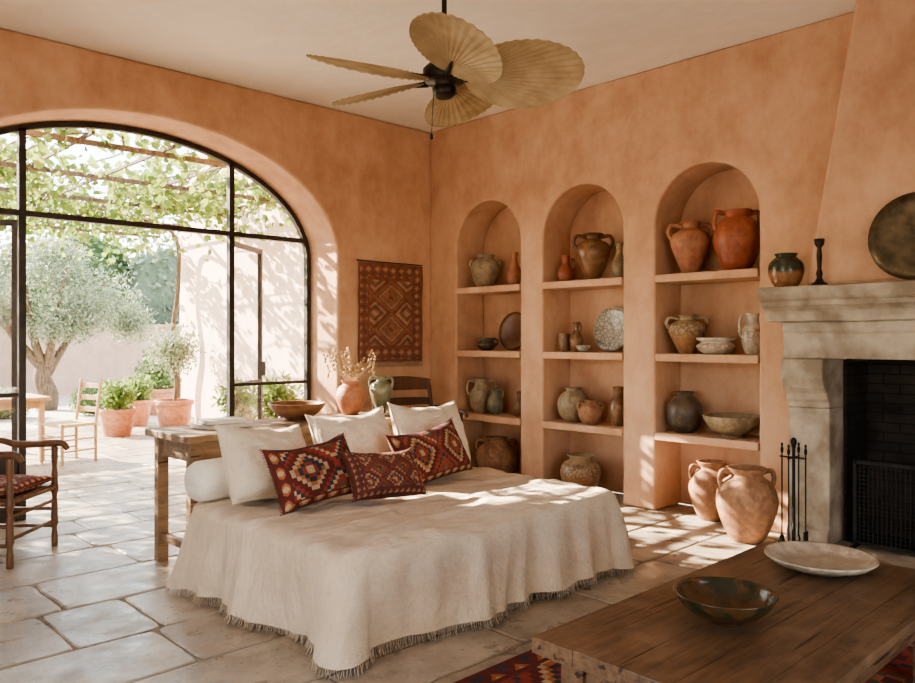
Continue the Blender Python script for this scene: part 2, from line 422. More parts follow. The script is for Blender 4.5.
# ------------------------------------------------------------------ fireplace
F=empty('fireplace')
def prof_y(m,prof,y0,y1,mat=0,seg=1):
    n=len(prof); vs=[];fs=[]
    for j in range(seg+1):
        y=y0+(y1-y0)*j/seg
        for k,(x,z) in enumerate(prof):
            d=noise.noise((y*4,x*8,z*8))*.009 if x<-.01 else 0
            vs.append((x+d,y,z+(d*.6 if x<-.01 else 0)))
    fs=[tuple(range(n)),tuple(range((seg+1)*n-1,seg*n-1,-1))]
    for j in range(seg):
        for i in range(n): fs.append((j*n+i,j*n+(i+1)%n,(j+1)*n+(i+1)%n,(j+1)*n+i))
    m.add(vs,fs,mat)
m=MB()
prof_y(m,[(-.002,1.80),(-.45,1.80),(-.455,1.77),(-.45,1.715),(-.425,1.70),(-.42,1.67),(-.395,1.655),(-.36,1.635),(-.335,1.60),(-.325,1.565),(-.002,1.565)],-3.93,-6.67,0,40)
prof_y(m,[(-.002,1.565),(-.29,1.565),(-.29,1.50),(-.275,1.48),(-.275,1.34),(-.285,1.31),(-.002,1.31)],-4.03,-6.57,0,40)
for a,b in ((-4.06,-4.34),(-6.22,-6.54)):
    prof_y(m,[(-.002,1.31),(-.36,1.31),(-.375,1.24),(-.37,1.17),(-.34,1.11),(-.295,1.07),(-.28,1.03),(-.26,1.01),(-.25,.97),(-.002,.97)],a,b,0,5)
    prof_y(m,[(-.002,.97),(-.25,.97),(-.25,.7),(-.25,.4),(-.25,.16),(-.29,.13),(-.29,.035),(-.002,.035)],a,b,0,5)
m.obj('stone_mantel',M_stone,parent=F,bevel=.012)
m=MB(); m.bb(-.62,-.002,-4.2,-6.6,.001,.035); m.obj('hearth_slab',M_stone,parent=F,bevel=.01)
m=MB()
m.bb(-.0,.415,-4.341,-4.36,.001,1.30); m.bb(0,.415,-6.2,-6.218,.001,1.30); m.bb(.40,.418,-4.36,-6.2,.001,1.30); m.bb(0,.4,-4.36,-6.2,1.285,1.305); m.bb(0,.4,-4.36,-6.2,.001,.03)
m.obj('firebox',M_soot,parent=F)
def frus(m,b,t,z0,z1):
    g=-.002
    vs=[(g,b[0],z0),(-b[2],b[0],z0),(-b[2],b[1],z0),(g,b[1],z0),(g,t[0],z1),(-t[2],t[0],z1),(-t[2],t[1],z1),(g,t[1],z1)]
    m.add(vs,[(0,1,2,3),(4,7,6,5),(0,4,5,1),(1,5,6,2),(2,6,7,3),(3,7,4,0)])
m=MB(); frus(m,(-4.18,-6.42,.26),(-4.50,-6.10,.24),1.805,H-.002); m.obj('chimney_breast',M_wall,bevel=.03)
m=MB(); ya,yb=-4.46,-6.14; X=-.12
for y in (ya,(ya+yb)/2,yb): m.bb(X-.012,X+.012,y-.012,y+.012,.035,.62)
m.bb(X-.012,X+.012,yb,ya,.60,.625); m.bb(X-.012,X+.012,yb,ya,.06,.08)
y=ya
while y>yb: m.bb(X-.003,X+.003,y-.003,y+.003,.08,.6); y-=.028
z=.1
while z<.6: m.bb(X-.002,X+.002,yb,ya,z,z+.004); z+=.028
for y in (ya,yb): m.bb(X-.12,X+.12,y-.01,y+.01,.036,.05)
m.obj('fire_screen',M_iron)
m=MB()
m.lathe([(0,0),(.10,0),(.10,.012),(.03,.025),(.012,.04),(.010,.70),(.018,.73),(.022,.75),(.012,.77),(0,.775)],16)
m.tube([(-.01,-.09,.64),(-.01,.09,.64)],.006)
m.tube([(-.09,0,.64),(.09,0,.64)],.006)
for dx,dy,k in ((0,-.08,0),(0,.08,1),(-.08,0,2),(.08,0,3)):
    m.tube([(dx,dy,.10),(dx,dy,.66)],.005); m.lathe([(0,.66),(.008,.665),(.011,.69),(.005,.71),(.009,.725),(0,.735)],10,0,Matrix.Translation((dx,dy,0)))
    if k==0: m.bb(dx-.035,dx+.035,dy-.004,dy+.004,.04,.15)
    elif k==1: m.tube([(dx,dy,.04),(dx,dy,.10)],[.03,.012])
    elif k==2: m.tube([(dx,dy,.1),(dx,dy,.05),(dx-.02,dy,.06)],.006)
    else: m.tube([(dx,dy,.1),(dx+.02,dy,.07),(dx,dy,.04)],.006)
m.obj('fireplace_tool_set',M_iron,(-.42,-4.17,.001))
# ------------------------------------------------------------------ pottery
SH={
'jar':[(0,0),(.55,0),(.62,.03),(.85,.22),(1,.5),(.93,.72),(.68,.86),(.56,.91),(.62,.97),(.66,1)],
'round':[(0,0),(.5,0),(.58,.03),(.88,.22),(1,.48),(.9,.70),(.6,.86),(.45,.91),(.47,.96),(.55,1)],
'amphora':[(0,0),(.38,0),(.42,.03),(.62,.2),(.92,.48),(1,.64),(.86,.78),(.5,.86),(.42,.90),(.46,.96),(.58,.99),(.6,1)],
'bottle':[(0,0),(.7,0),(.8,.04),(1,.25),(.98,.42),(.7,.58),(.42,.70),(.38,.85),(.48,.95),(.55,1)],
'jug':[(0,0),(.6,0),(.66,.03),(.9,.2),(1,.42),(.88,.62),(.6,.76),(.54,.88),(.62,.97),(.66,1)],
'belly':[(0,0),(.50,0),(.55,.02),(.74,.15),(.97,.42),(1,.60),(.84,.78),(.58,.87),(.52,.91),(.60,.96),(.66,1)],
'cup':[(0,0),(.7,0),(.76,.04),(.9,.3),(.95,.6),(.96,.9),(1,1)],
'bowl':[(0,0),(.34,0),(.36,.10),(.40,.12),(.68,.35),(.88,.68),(.97,.95),(1,1)],
'lowjar':[(0,0),(.6,0),(.7,.08),(.98,.35),(1,.55),(.8,.72),(.84,.8),(.98,.9),(1,1)],
'planter':[(0,0),(.66,0),(.70,.03),(.86,.5),(.95,.84),(.96,.86),(1.05,.87),(1.05,1)],
}
def prof(sh,r,h,wall=.06,k=5):
    P=cat([(a*r,b*h) for a,b in SH[sh]][1:],k); P=[(0,0)]+[(p[0],p[1]) for p in P]
    w=max(.006,wall*r)
    inner=[(max(x-w,.0),max(z,h*.06)) for x,z in P[::-1] if z>h*.08]
    rt,zt=P[-1]
    return P+[(rt-w*.4,zt+w*.25)]+inner+[(0,h*.07)]
def rad(sh,r,h,z):
    P=cat([(a*r,b*h) for a,b in SH[sh]][1:],5)
    best=min(P,key=lambda p:abs(p[1]-z)); return best[0]
def pot(name,sh,r,h,mat,loc,handles=(),hz=(.92,.66),hr=.07,hout=.35,spout=False,rot=0,n=36):
    m=MB(); m.lathe(prof(sh,r,h),n,0,None,.006)
    for a in handles:
        z1,z2=hz[0]*h,hz[1]*h; r1,r2=rad(sh,r,h,z1)-.004,rad(sh,r,h,z2)-.006
        o=max(r1,r2)+hout*r*.55
        P=cat([(r1,z1),(r1+(o-r1)*.75,z1+.03*h),(o,z1-(z1-z2)*.3),(o*.98,z2+(z1-z2)*.3),(r2,z2)],5)
        ca,sa=math.cos(a),math.sin(a)
        m.tube([(p[0]*ca,p[0]*sa,p[1]) for p in P],hr*r+.003,8)
    return m.obj(name,mat,(loc[0],loc[1],loc[2]+.001),(0,0,rot))
s1,s2,s3=1.98,1.32,.66
A=math.radians
hw=(A(-45),A(135))
pot('stoneware_jar','jar',.15,.34,P_beige,(.17,-.68,s1),hw,(.8,.62),.06,.2)
pot('terracotta_bottle','bottle',.075,.34,P_terra,(.17,-1.09,s1))
pot('dark_lidded_pot','lowjar',.10,.13,P_dark,(.17,-.70,s2),(A(-45),),(.85,.4))
pot('stoneware_jug','jug',.125,.36,P_beige,(.17,-.62,s3),hw,(.9,.5),.07,.45)
pot('green_pitcher','jug',.085,.26,P_green2,(.13,-.86,s3),(A(-45),))
pot('brown_bottle','bottle',.06,.25,P_brown,(.17,-1.16,s3))
pot('terracotta_storage_jar','round',.22,.42,P_tan,(.16,-.85,0),hw,(.9,.7),.06,.15)
pot('small_terracotta_jug','bottle',.08,.25,P_red,(.17,-1.75,s1),(A(-45),),(.85,.45),.1,.5)
pot('brown_amphora','amphora',.16,.43,P_brown,(.17,-2.07,s1),hw,(.93,.7),.09,.35)
pot('pale_bottle','bottle',.07,.32,P_beige,(.17,-2.36,s1))
pot('brown_cup','cup',.06,.17,P_brown,(.17,-1.73,s2),(A(-45),),(.85,.3),.1,.6)
pot('slim_terracotta_jug','bottle',.065,.28,P_brown,(.17,-1.88,s2),(A(-45),))
pot('painted_bowl','bowl',.07,.06,P_paint,(.07,-2.03,s2))
pot('round_beige_jar','round',.15,.32,P_beige,(.17,-1.84,s3))
pot('small_handled_jar','round',.11,.22,P_tan,(.10,-2.09,s3),hw,(.85,.6),.08,.25)
pot('tall_brown_jug','jug',.085,.35,P_brown,(.17,-2.35,s3),(A(-45),),(.9,.45))
pot('mottled_storage_jar','belly',.19,.36,P_mottled,(.14,-1.95,0),(),n=48)
pot('terracotta_amphora','amphora',.16,.43,P_terra,(.17,-3.06,s1),hw,(.92,.68),.09,.3)
pot('red_amphora','belly',.18,.48,P_red,(.17,-3.47,s1),hw,(.95,.68),.09,.15)
pot('painted_twin_handled_jar','amphora',.15,.32,P_mottled,(.17,-3.03,s2),hw,(.9,.66),.08,.3)
pot('white_low_bowl','lowjar',.15,.13,P_white,(.13,-3.31,s2))
pot('white_painted_jug','jug',.085,.32,P_white,(.17,-3.60,s2),(A(135),),(.9,.4),.1,.5)
pot('dark_stoneware_jar','round',.15,.34,P_dark,(.17,-3.01,s3))
pot('wide_rustic_bowl','bowl',.235,.17,P_beige,(.17,-3.43,s3))
pot('brown_storage_pot','belly',.175,.46,P_tan,(.06,-3.31,0),hw,(.9,.7),.07,.15)
pot('large_terracotta_amphora','belly',.21,.52,P_tan,(-.36,-3.81,0),hw,(.93,.74),.07,.12,n=48)
pot('green_glazed_pot','jar',.12,.24,P_green,(-.24,-4.04,1.802))
def plate(name,r,mat,loc,tilt,rz,depth=.03,face='x'):
    m=MB(); P=[(0,0),(r*.5,0),(r*.55,.004),(r*.8,depth*.6),(r,depth),(r,depth+.008),(r*.8,depth*.6+.012),(r*.55,.014),(0,.012)]
    m.lathe(P,48)
    return m.obj(name,mat,loc,(0,tilt,rz))
plate('brown_standing_plate',.20,P_plate,(.365,-.93,s2+.20),A(-80),0)
plate('painted_majolica_plate',.21,P_paint,(.36,-2.17,s2+.21),A(-80),0)
plate('hammered_brass_disc',.275,M_bronzeplate,(-.29,-4.88,2.085),A(-86),0,.02)
m=MB(); m.lathe([(0,0),(.05,0),(.052,.01),(.03,.025),(.016,.05),(.022,.08),(.013,.11),(.018,.2),(.013,.25),(.03,.275),(.034,.31),(.022,.31),(.02,.28),(0,.28)],20)
m.obj('bronze_candlestick',M_bronze,(-.37,-4.32,1.802))
# ------------------------------------------------------------------ ceiling fan
FAN=(-2.88,-3.34,2.84)
fan=empty('ceiling_fan',FAN)
m=MB()
m.lathe([(0,-.10),(.04,-.10),(.06,-.085),(.065,-.05),(.05,-.03),(.10,-.02),(.115,.0),(.115,.05),(.09,.075),(.04,.09),(.03,.13),(.014,.15),(.014,H-FAN[2]-.08),(.05,H-FAN[2]-.07),(.07,H-FAN[2]-.001),(0,H-FAN[2]-.001)],28)
m.tube([(-.05,.03,-.08),(-.06,.035,-.30)],.002,5); m.lathe([(0,-.33),(.008,-.325),(.008,-.30),(0,-.295)],8,0,Matrix.Translation((-.06,.035,0)))
m.obj('motor',M_bronze,parent=fan)
for i,th in enumerate((-80,-8,76,148,206)):
    a=A(th-43.75); er=Vector((math.cos(a),math.sin(a),0)); et=Vector((-math.sin(a),math.cos(a),0)); p=A(25)
    ew=et*math.cos(p)-Vector((0,0,1))*math.sin(p); er2=(er+Vector((0,0,.06))).normalized(); en=er2.cross(ew)
    m=MB(); a1,b1=.315,.245; NQ,NTT=72,12; vs=[];fs=[]
    base=er*.11
    for q in range(NQ+1):
        ph=(q/NQ*2-1)*A(85); L=2*a1*b1*b1*math.cos(ph)/(b1*b1*math.cos(ph)**2+a1*a1*math.sin(ph)**2)
        L*=1+(.003 if q%2 else -.003)
        for t in range(NTT+1):
            tt=t/NTT*L; x=tt*math.cos(ph); y=tt*math.sin(ph)
            z=(.0028 if q%2 else -.0028)*min(1,tt*6) - .08*(tt**2) - .22*y*y
            vs.append(base+er2*x+ew*y+en*z)
    for q in range(NQ):
        for t in range(NTT):
            k=q*(NTT+1)+t; fs.append((k,k+1,k+NTT+2,k+NTT+1))
    m.add(vs,fs,0,False)
    rim=[vs[q*(NTT+1)+NTT] for q in range(NQ+1)]
    m.tube(rim,.004,6,0)
    m.tube([er*.08+Vector((0,0,0)),base+er2*.10-en*.008],[.014,.008],8,1)
    m.tube([base-en*.008,base+er2*.16-en*.01],[.018,.004],8,1)
    m.obj('blade_%d'%(i+1),[M_palm,M_bronze],parent=fan)
# ------------------------------------------------------------------ daybed
def daybed():
    cx,cy=-2.67,-2.83; hx,hy,R,Hb=1.05,.76,.13,.50
    segs=[]
    def arc(ax,ay,t0):
        for k in range(14):
            t=t0+PI/2*k/14; segs.append((ax+R*math.cos(t),ay+R*math.sin(t),math.cos(t),math.sin(t),math.sin(PI*k/14)))
    def line(x0,y0,x1,y1,nx,ny,n):
        for k in range(n):
            t=k/n; segs.append((x0+(x1-x0)*t,y0+(y1-y0)*t,nx,ny,0))
    arc(hx-R,hy-R,0); line(hx-R,hy,-hx+R,hy,0,1,90); arc(-hx+R,hy-R,PI/2); line(-hx,hy-R,-hx,-hy+R,-1,0,70)
    arc(-hx+R,-hy+R,PI); line(-hx+R,-hy,hx-R,-hy,0,-1,90); arc(hx-R,-hy+R,1.5*PI); line(hx,-hy+R,hx,hy-R,1,0,70)
    N=len(segs); vs=[];fs=[]
    def wr(x,y):
        r1=1-abs(noise.noise((x*1.3+y*2.0,y*1.8-x*1.1,7)))*2
        r2=1-abs(noise.noise((x*2.6-y*1.7,y*3.2+x*1.3,21)))*2
        return .016*noise.noise((x*2.2+y*1.2,y*5-x*1.0,0))+.007*noise.noise((x*7,y*9,3))+.022*max(0,r1-.7)*2+.012*max(0,r2-.72)*2
    K=56
    for k in range(K+1):
        f=.02+.98*k/K
        for (x,y,nx,ny,c) in segs:
            X,Y=x*f,y*f; e=max(0,(f-.93)/.07)
            vs.append((X,Y,Hb+wr(X,Y)-.018*e*e+.01*(1-f)))
    J=30; hem=[]
    for j in range(1,J+1):
        d=j/J
        for i,(x,y,nx,ny,c) in enumerate(segs):
            n1=noise.noise((x*2.6,y*2.6,d*.5)); 
            r1=1-2*abs(noise.noise((x*3.6+3,y*3.6,d*.4)))
            r2=1-2*abs(noise.noise((x*7+3,y*7,d*.6+4)))
            n3=noise.noise((x*11,y*11,d*1.6+9))
            back=.2 if ny>.7 else 1
            off=.012+ (.04*d + (n1*.06+(r1-.6)*.07+(r2-.6)*.02)*d**.7+ n3*.012*d + c*.09*d)*back
            off+= .012*math.sin(min(d*6,1)*PI/2)
            hemz=.045+.025*noise.noise((x*2,y*2,1))-.015*c
            z=(Hb-.018)-( (Hb-.018)-hemz)*d
            if j==1: z+=wr(x,y)
            vs.append((x+nx*off,y+ny*off,z))
            if j==J: hem.append((x+nx*off,y+ny*off,z,nx,ny))
    T=K+J+1
    for k in range(T-1):
        for i in range(N):
            i2=(i+1)%N; fs.append((k*N+i,k*N+i2,(k+1)*N+i2,(k+1)*N+i))
    fs.append(tuple(range(N)))
    m=MB(); m.add(vs,fs,0,True)
    random.seed(2)
    for i in range(N):
        for s in range(3):
            a=hem[i];b=hem[(i+1)%N]; t=s*.33+random.random()*.25
            x=a[0]+(b[0]-a[0])*t; y=a[1]+(b[1]-a[1])*t; z=a[2]
            L=random.uniform(.03,.055); jx,jy=random.uniform(-.008,.008),random.uniform(-.008,.008)
            m.tube([(x,y,z+.004),(x+jx+a[3]*.004,y+jy+a[4]*.004,max(z-L*.5,.005)),(x+jx*2+a[3]*.01,y+jy*2+a[4]*.01,max(z-L,.002))],[.0017,.0013,.0008],4)
    for sx in (-1,1):
        for sy in (-1,1): m.bb(sx*.9-.03,sx*.9+.03,sy*.62-.03,sy*.62+.03,0,.2,1)
    m.bb(-.97,.97,-.7,.7,.2,.40,1)
    m.obj('daybed',[M_linen,M_console],(cx,cy,0))
daybed()
def pillow(name,w,h,t,mat,loc,lean,yaw,roll=0,n=34,fr=False,slump=.0):
    vs=[];uvs=[];fs=[]
    for side in (1,-1):
        for i in range(n+1):
            for j in range(n+1):
                u,v=i/n*2-1,j/n*2-1
                px=u*(1-.08*(1-v*v)*abs(u)**3*1.0); pz=v*(1-.08*(1-u*u)*abs(v)**3)
                th=((1-u**2)*(1-v**2))
                th=max(th,0)**.40
                th*=1-.18*v
                wrk=.10*noise.noise((u*2.2+loc[0]*5,v*2.2,side*2))+.07*noise.noise((u*5,v*5,loc[0]*3))
                rid=max(0,1-3*abs(noise.noise((u*2+v*2,v*1.5-u,loc[0]*7))))*.07
                y=side*t/2*(th*(1+wrk+rid)) 
                sag=.07*h*(1-u*u)*(v>0)*v + .02*h*noise.noise((u*3,loc[0]*9,1))*(v>0)*v
                vs.append((px*w/2,-y,pz*h/2-sag)); uvs.append((i/n,j/n))
    o=(n+1)**2
    for s in (0,1):
        for i in range(n):
            for j in range(n):
                a=s*o+i*(n+1)+j; q=(a,a+n+1,a+n+2,a+1); fs.append(q if s==0 else q[::-1])
    m=MB(); m.add(vs,fs,0,True,None,uvs)
    edge=[]
    for i in range(n+1): edge.append(vs[i*(n+1)])
    for j in range(1,n+1): edge.append(vs[n*(n+1)+j])
    for i in range(n-1,-1,-1): edge.append(vs[i*(n+1)+n])
    for j in range(n-1,-1,-1): edge.append(vs[j])
    if fr:
        random.seed(4)
        for e in edge:
            if abs(abs(e[0])-w/2)<w*.06:
                s=1 if e[0]>0 else -1
                m.tube([e,(e[0]+s*.018,e[1],e[2]+random.uniform(-.004,.004))],[.003,.0015],4)
    else: m.tube(edge,.004,6)
    ob=m.obj(name,mat,loc,(lean,roll,yaw)); return ob
pillow('linen_pillow',.60,.48,.25,M_cush,(-3.38,-2.37,.735),A(-29),A(6),A(5))
pillow('linen_pillow',.60,.48,.25,M_cush,(-2.68,-2.26,.750),A(-24),A(-3),A(-2))
pillow('linen_pillow',.68,.50,.25,M_cush,(-2.02,-2.27,.760),A(-21),A(4),A(2))
pillow('kilim_pillow',.58,.37,.19,K1,(-3.27,-2.69,.700),A(-26),A(5),A(-4),fr=True)
pillow('kilim_pillow',.50,.31,.17,K2,(-2.90,-2.85,.665),A(-34),A(-4),A(3),fr=True)
pillow('kilim_pillow',.64,.38,.19,K3,(-2.32,-2.60,.700),A(-26),A(6),A(-5),fr=True)
m=MB(); L=.62
pr=[(0,-L/2),(.05,-L/2),(.095,-L/2+.015),(.115,-L/2+.05),(.12,-.1),(.12,.1),(.115,L/2-.05),(.095,L/2-.015),(.05,L/2),(0,L/2)]
m.lathe([(p[0],p[1]) for p in pr],28)
m.obj('bolster_cushion',M_bolst,(-3.46,-2.17,.632),(A(90),0,A(92)))
# ------------------------------------------------------------------ console table
m=MB(); x0,x1,y0,y1,h=-3.68,-1.52,-1.95,-1.32,.86
for i in range(3):
    w=(y1-y0)/3; m.bb(x0,x1,y0+i*w+.0015,y0+(i+1)*w-.0015,h-.045,h)
m.bb(x0+.07,x1-.07,y0+.05,y0+.075,h-.17,h-.045); m.bb(x0+.07,x1-.07,y1-.075,y1-.05,h-.17,h-.045)
m.bb(x0+.06,x0+.085,y0+.07,y1-.07,h-.17,h-.045); m.bb(x1-.085,x1-.06,y0+.07,y1-.07,h-.17,h-.045)
for x in (x0+.08,x1-.08):
    for y in (y0+.08,y1-.08):
        m.bb(x-.035,x+.035,y-.035,y+.035,0,h-.045)
    m.bb(x-.02,x+.02,y0+.11,y1-.11,.14,.19)
m.obj('console_table',M_console,bevel=.006)
m=MB()
for z,w,d,r,mt in ((0,.32,.24,.1,0),(.028,.27,.20,-.12,1)):
    M=Matrix.Translation((0,0,z))@Matrix.Rotation(r,4,'Z')
    m.box((0,0,.012),(w-.01,d-.008,.02),2,M); m.box((0,0,.0015),(w,d,.003),mt,M); m.box((0,0,.0245),(w,d,.003),mt,M); m.box((-w/2+.002,0,.013),(.004,d,.026),mt,M)
M_page=mat_noise('paper',(.6,.56,.47),(.68,.64,.55),30,.9)
m.obj('book_stack',[M_book1,M_book2,M_page],(-3.28,-1.60,.861))
pot('wooden_bowl','bowl',.21,.12,P_plate,(-2.67,-1.55,.86))
pot('green_ceramic_vase','amphora',.09,.29,P_green2,(-1.91,-1.56,.86),hw,(.92,.7),.09,.2)
e=empty('dried_flower_vase',(-2.15,-1.48,.861))
m=MB(); m.lathe(prof('belly',.11,.26),36); 
m.obj('vase',P_terra,parent=e)
m=MB(); random.seed(11)
for i in range(34):
    a=random.random()*2*PI; s=random.uniform(.03,.20); z=random.uniform(.35,.52)
    p=[(0.02*math.cos(a),.02*math.sin(a),.05),(.035*math.cos(a),.035*math.sin(a),.25),(s*math.cos(a)*.7,s*math.sin(a)*.7,.35),(s*math.cos(a),s*math.sin(a),z)]
    m.tube(cat(p,3),.0024,4)
    for k in range(5):
        q=Vector(p[3])+Vector((random.uniform(-.015,.015),random.uniform(-.015,.015),-.02*k+random.uniform(-.01,.01)))
        m.lathe([(0,-.012),(.010,-.004),(.011,.004),(0,.013)],6,0,Matrix.Translation(q))
m.obj('dried_stems',M_dry,parent=e)
# ------------------------------------------------------------------ coffee table
m=MB(); x0,x1,y0,y1,h=-3.74,-1.96,-5.54,-4.70,.45
random.seed(31)
for i,(a,b) in enumerate(((0,.16),(.16,.38),(.38,.6),(.6,.80),(.80,1))):
    w=(y1-y0)
    n=24; ya,yb=y0+a*w+.0002,y0+b*w-.0002; xa=x0+random.uniform(0,.008)
    vs=[];fs=[]
    for k in range(n+1):
        x=xa+(x1-xa)*k/n
        o1=.003*noise.noise((x*5,i,0)) if i==0 else 0; o2=.003*noise.noise((x*5,i,3)) if i==4 else 0
        dz=.001*noise.noise((x*3,i*5,2))
        for (yy,zz) in ((ya+o1,h-.055),(yb+o2,h-.055),(yb+o2,h+dz),(ya+o1,h+dz)): vs.append((x,yy,zz))
    for k in range(n):
        for q in range(4): fs.append((k*4+q,k*4+(q+1)%4,k*4+4+(q+1)%4,k*4+4+q))
    fs+=[(3,2,1,0),(n*4,n*4+1,n*4+2,n*4+3)]
    m.add(vs,fs)
m.bb(x0+.10,x1-.10,y0+.07,y0+.10,h-.16,h-.055); m.bb(x0+.10,x1-.10,y1-.10,y1-.07,h-.16,h-.055)
m.bb(x0+.09,x0+.12,y0+.1,y1-.1,h-.16,h-.055); m.bb(x1-.12,x1-.09,y0+.1,y1-.1,h-.16,h-.055)
for x in (x0+.12,x1-.12):
    for y in (y0+.11,y1-.11): m.bb(x-.045,x+.045,y-.045,y+.045,.014,h-.055)
m.obj('coffee_table',M_table,bevel=.0025)
pot('green_glazed_bowl','bowl',.178,.10,P_bowlg,(-3.14,-5.08,.451),n=48)
m=MB(); r=.228
m.lathe([(0,0),(r*.55,0),(r*.6,.006),(r*.85,.024),(r,.050),(r*1.0,.058),(r*.95,.055),(r*.82,.033),(r*.6,.018),(0,.012)],48,0,None,.01)
m.obj('cream_ceramic_platter',P_cream,(-2.25,-5.06,.452))
def flat_rug(name,w,h,mat,loc,rot,thick=.008,nx=40,ny=30,wav=0,fringe='x'):
    vs=[];uvs=[];fs=[]
    for i in range(nx+1):
        for j in range(ny+1):
            u,v=i/nx,j/ny; z=thick+wav*(1+noise.noise((u*3,v*3,2)))
            vs.append(((u-.5)*w+.014*noise.noise((v*4,u,1)),(v-.5)*h+.010*noise.noise((u*4,v,5)),z)); uvs.append((u,v))
    for i in range(nx):
        for j in range(ny):
            a=i*(ny+1)+j; fs.append((a,a+ny+1,a+ny+2,a+1))
    m=MB(); m.add(vs,fs,0,True,None,uvs)
    m.bb(-w/2+.02,w/2-.02,-h/2+.02,h/2-.02,0.0005,thick*.5,1)
    random.seed(8)
    if fringe=='x':
        for s in (-1,1):
            for k in range(int(h/.014)):
                y=-h/2+k*.014; m.tube([(s*w/2,y,thick*.6),(s*(w/2+.06),y+random.uniform(-.01,.01),.003)],[.0025,.001],4,1)
    else:
        k=-w/2
        while k<w/2:
            m.tube([(k,-h/2+.01,thick+wav),(k+random.uniform(-.008,.008),-h/2-.05,.006)],[.004,.002],4,1); k+=.014
    return m.obj(name,[mat,M_fringe],loc,rot)
M_fringe=mat_noise('fringe',(.36,.25,.16),(.48,.35,.23),30,.9)
flat_rug('kilim_floor_rug',2.4,1.9,K5,(-2.75,-5.0,.002),(0,0,0))
flat_rug('hanging_kilim',.86,1.03,K4,(-.565,-.004,1.71),(A(90),0,0),.008,30,30,.012,'y')
m=MB(); m.tube([(-.44,0,0),(.44,0,0)],.006); m.obj('rug_hanging_rod',M_dark,(-.565,-.012,2.238))
# ------------------------------------------------------------------ chairs
def turned(m,x,y,z0,z1,r=.022,mat=0):
    L=z1-z0; P=[];n=26
    for i in range(n+1):
        t=i/n; f=1
        for c,w,a in ((.18,.04,-.35),(.24,.03,.25),(.5,.05,-.3),(.57,.03,.3),(.8,.04,-.35)):
            f+=a*math.exp(-((t-c)/w)**2)
        P.append((r*f,z0+t*L))
    m.lathe([(0,z0)]+P+[(0,z1)],12,mat,Matrix.Translation((x,y,0)))
def armchair(name,loc,rz,w=.60,d=.54,sh=.44,ah=.70,bh=1.0,wd=M_chair,cush=None):
    e=empty(name,loc,(0,0,rz)); m=MB(); X=w/2-.03; Yf=-d/2+.03; Yb=d/2-.03
    for s in (-1,1):
        turned(m,s*X,Yf,0,ah-.01)
        P=[(s*X,Yb,0),(s*X,Yb,sh),(s*X,Yb+.02,ah),(s*X,Yb+.09,bh)]
        m.tube(cat(P,5),.021,10)
        P=[(s*X,Yb+.03,ah+.03),(s*X,Yb-.12,ah+.035),(s*(X+.01),0,ah+.005),(s*(X+.01),Yf+.03,ah+.015),(s*(X+.015),Yf-.05,ah+.01),(s*(X+.015),Yf-.085,ah-.03)]
        m.tube(cat(P,5),[.018+.008*math.sin(PI*i/25) for i in range(26)],10)
        for z in (.14,.26): m.tube([(s*X,Yf,z),(s*X,Yb,z)],.012)
        m.tube([(s*X,Yf,sh-.03),(s*X,Yb,sh-.03)],.018)
    for z in (.18,.32): m.tube([(-X,Yf,z),(X,Yf,z)],.013)
    m.tube([(-X,Yb,.2),(X,Yb,.2)],.012)
    for y in (Yf,Yb): m.tube([(-X,y,sh-.03),(X,y,sh-.03)],.018)
    for z,hh in ((bh-.05,.11),(bh-.22,.07),(bh-.36,.06)):
        yy=Yb+.02+(z-ah)/(bh-ah)*.07
        n=12; vs=[];fs=[]
        for i in range(n+1):
            t=i/n*2-1; x=t*X; yb=yy+.035*(1-t*t); top=z+hh/2+ (.03*(1-t*t) if z>bh-.1 else .01*(1-t*t))
            for (a,b) in ((yb-.009,z-hh/2),(yb+.009,z-hh/2),(yb+.009,top),(yb-.009,top)): vs.append((x,a,b))
        for i in range(n):
            for k in range(4): fs.append((i*4+k,i*4+(k+1)%4,i*4+4+(k+1)%4,i*4+4+k))
        fs+= [(0,1,2,3),(n*4+3,n*4+2,n*4+1,n*4)]
        m.add(vs,fs)
    m.bb(-X,X,Yf,Yb,sh-.03,sh-.005)
    m.obj('chair_frame',wd,parent=e,bevel=.003)
    if cush:
        o=pillow('seat_cushion',w-.05,d-.04,.09,cush,(0,-.01,sh+.035),A(-90),0); o.parent=e
    return e
K6=kilim('kilim_seat',2,2,6,0)
armchair('wooden_armchair',(-4.36,-.56,.001),A(46),.60,.56,.44,.70,1.05,M_chair,K6)
armchair('dark_wooden_armchair',(-.78,-.70,.001),A(-8),.72,.54,.44,.72,1.03,M_dark,None)
def ladder(name,loc,rz,wd=M_pale):
    m=MB(); w,d=.44,.42
    for s in (-1,1):
        m.tube([(s*(w/2-.02),-d/2,0),(s*(w/2-.02),-d/2,.47)],.018,10)
        m.tube([(s*(w/2-.03),d/2,0),(s*(w/2-.03),d/2,.45),(s*(w/2-.03),d/2+.07,.96)],.018,10)
        for z in (.15,.28): m.tube([(s*(w/2-.02),-d/2,z),(s*(w/2-.03),d/2,z)],.010)
    for z in (.2,.32): m.tube([(-w/2+.02,-d/2,z),(w/2-.02,-d/2,z)],.010)
    for z in (.60,.74,.88): m.box((0,d/2+.02+(z-.45)*.13,z),(w-.06,.014,.06))
    m.box((0,0,.445),(w,d,.035),1)
    return m.obj(name,[wd,M_straw],loc,(0,0,rz),bevel=.004)
ladder('outdoor_ladderback_chair',(-2.70,3.30,.002),A(-75))
ladder('outdoor_ladderback_chair',(-3.9,3.0,.002),A(190))
m=MB(); m.bb(-.75,.75,-.45,.45,.71,.75)
for x in (-.66,.66):
    for y in (-.37,.37): m.bb(x-.03,x+.03,y-.03,y+.03,0,.71)
m.bb(-.66,.66,-.39,-.37,.62,.71); m.bb(-.66,.66,.37,.39,.62,.71)
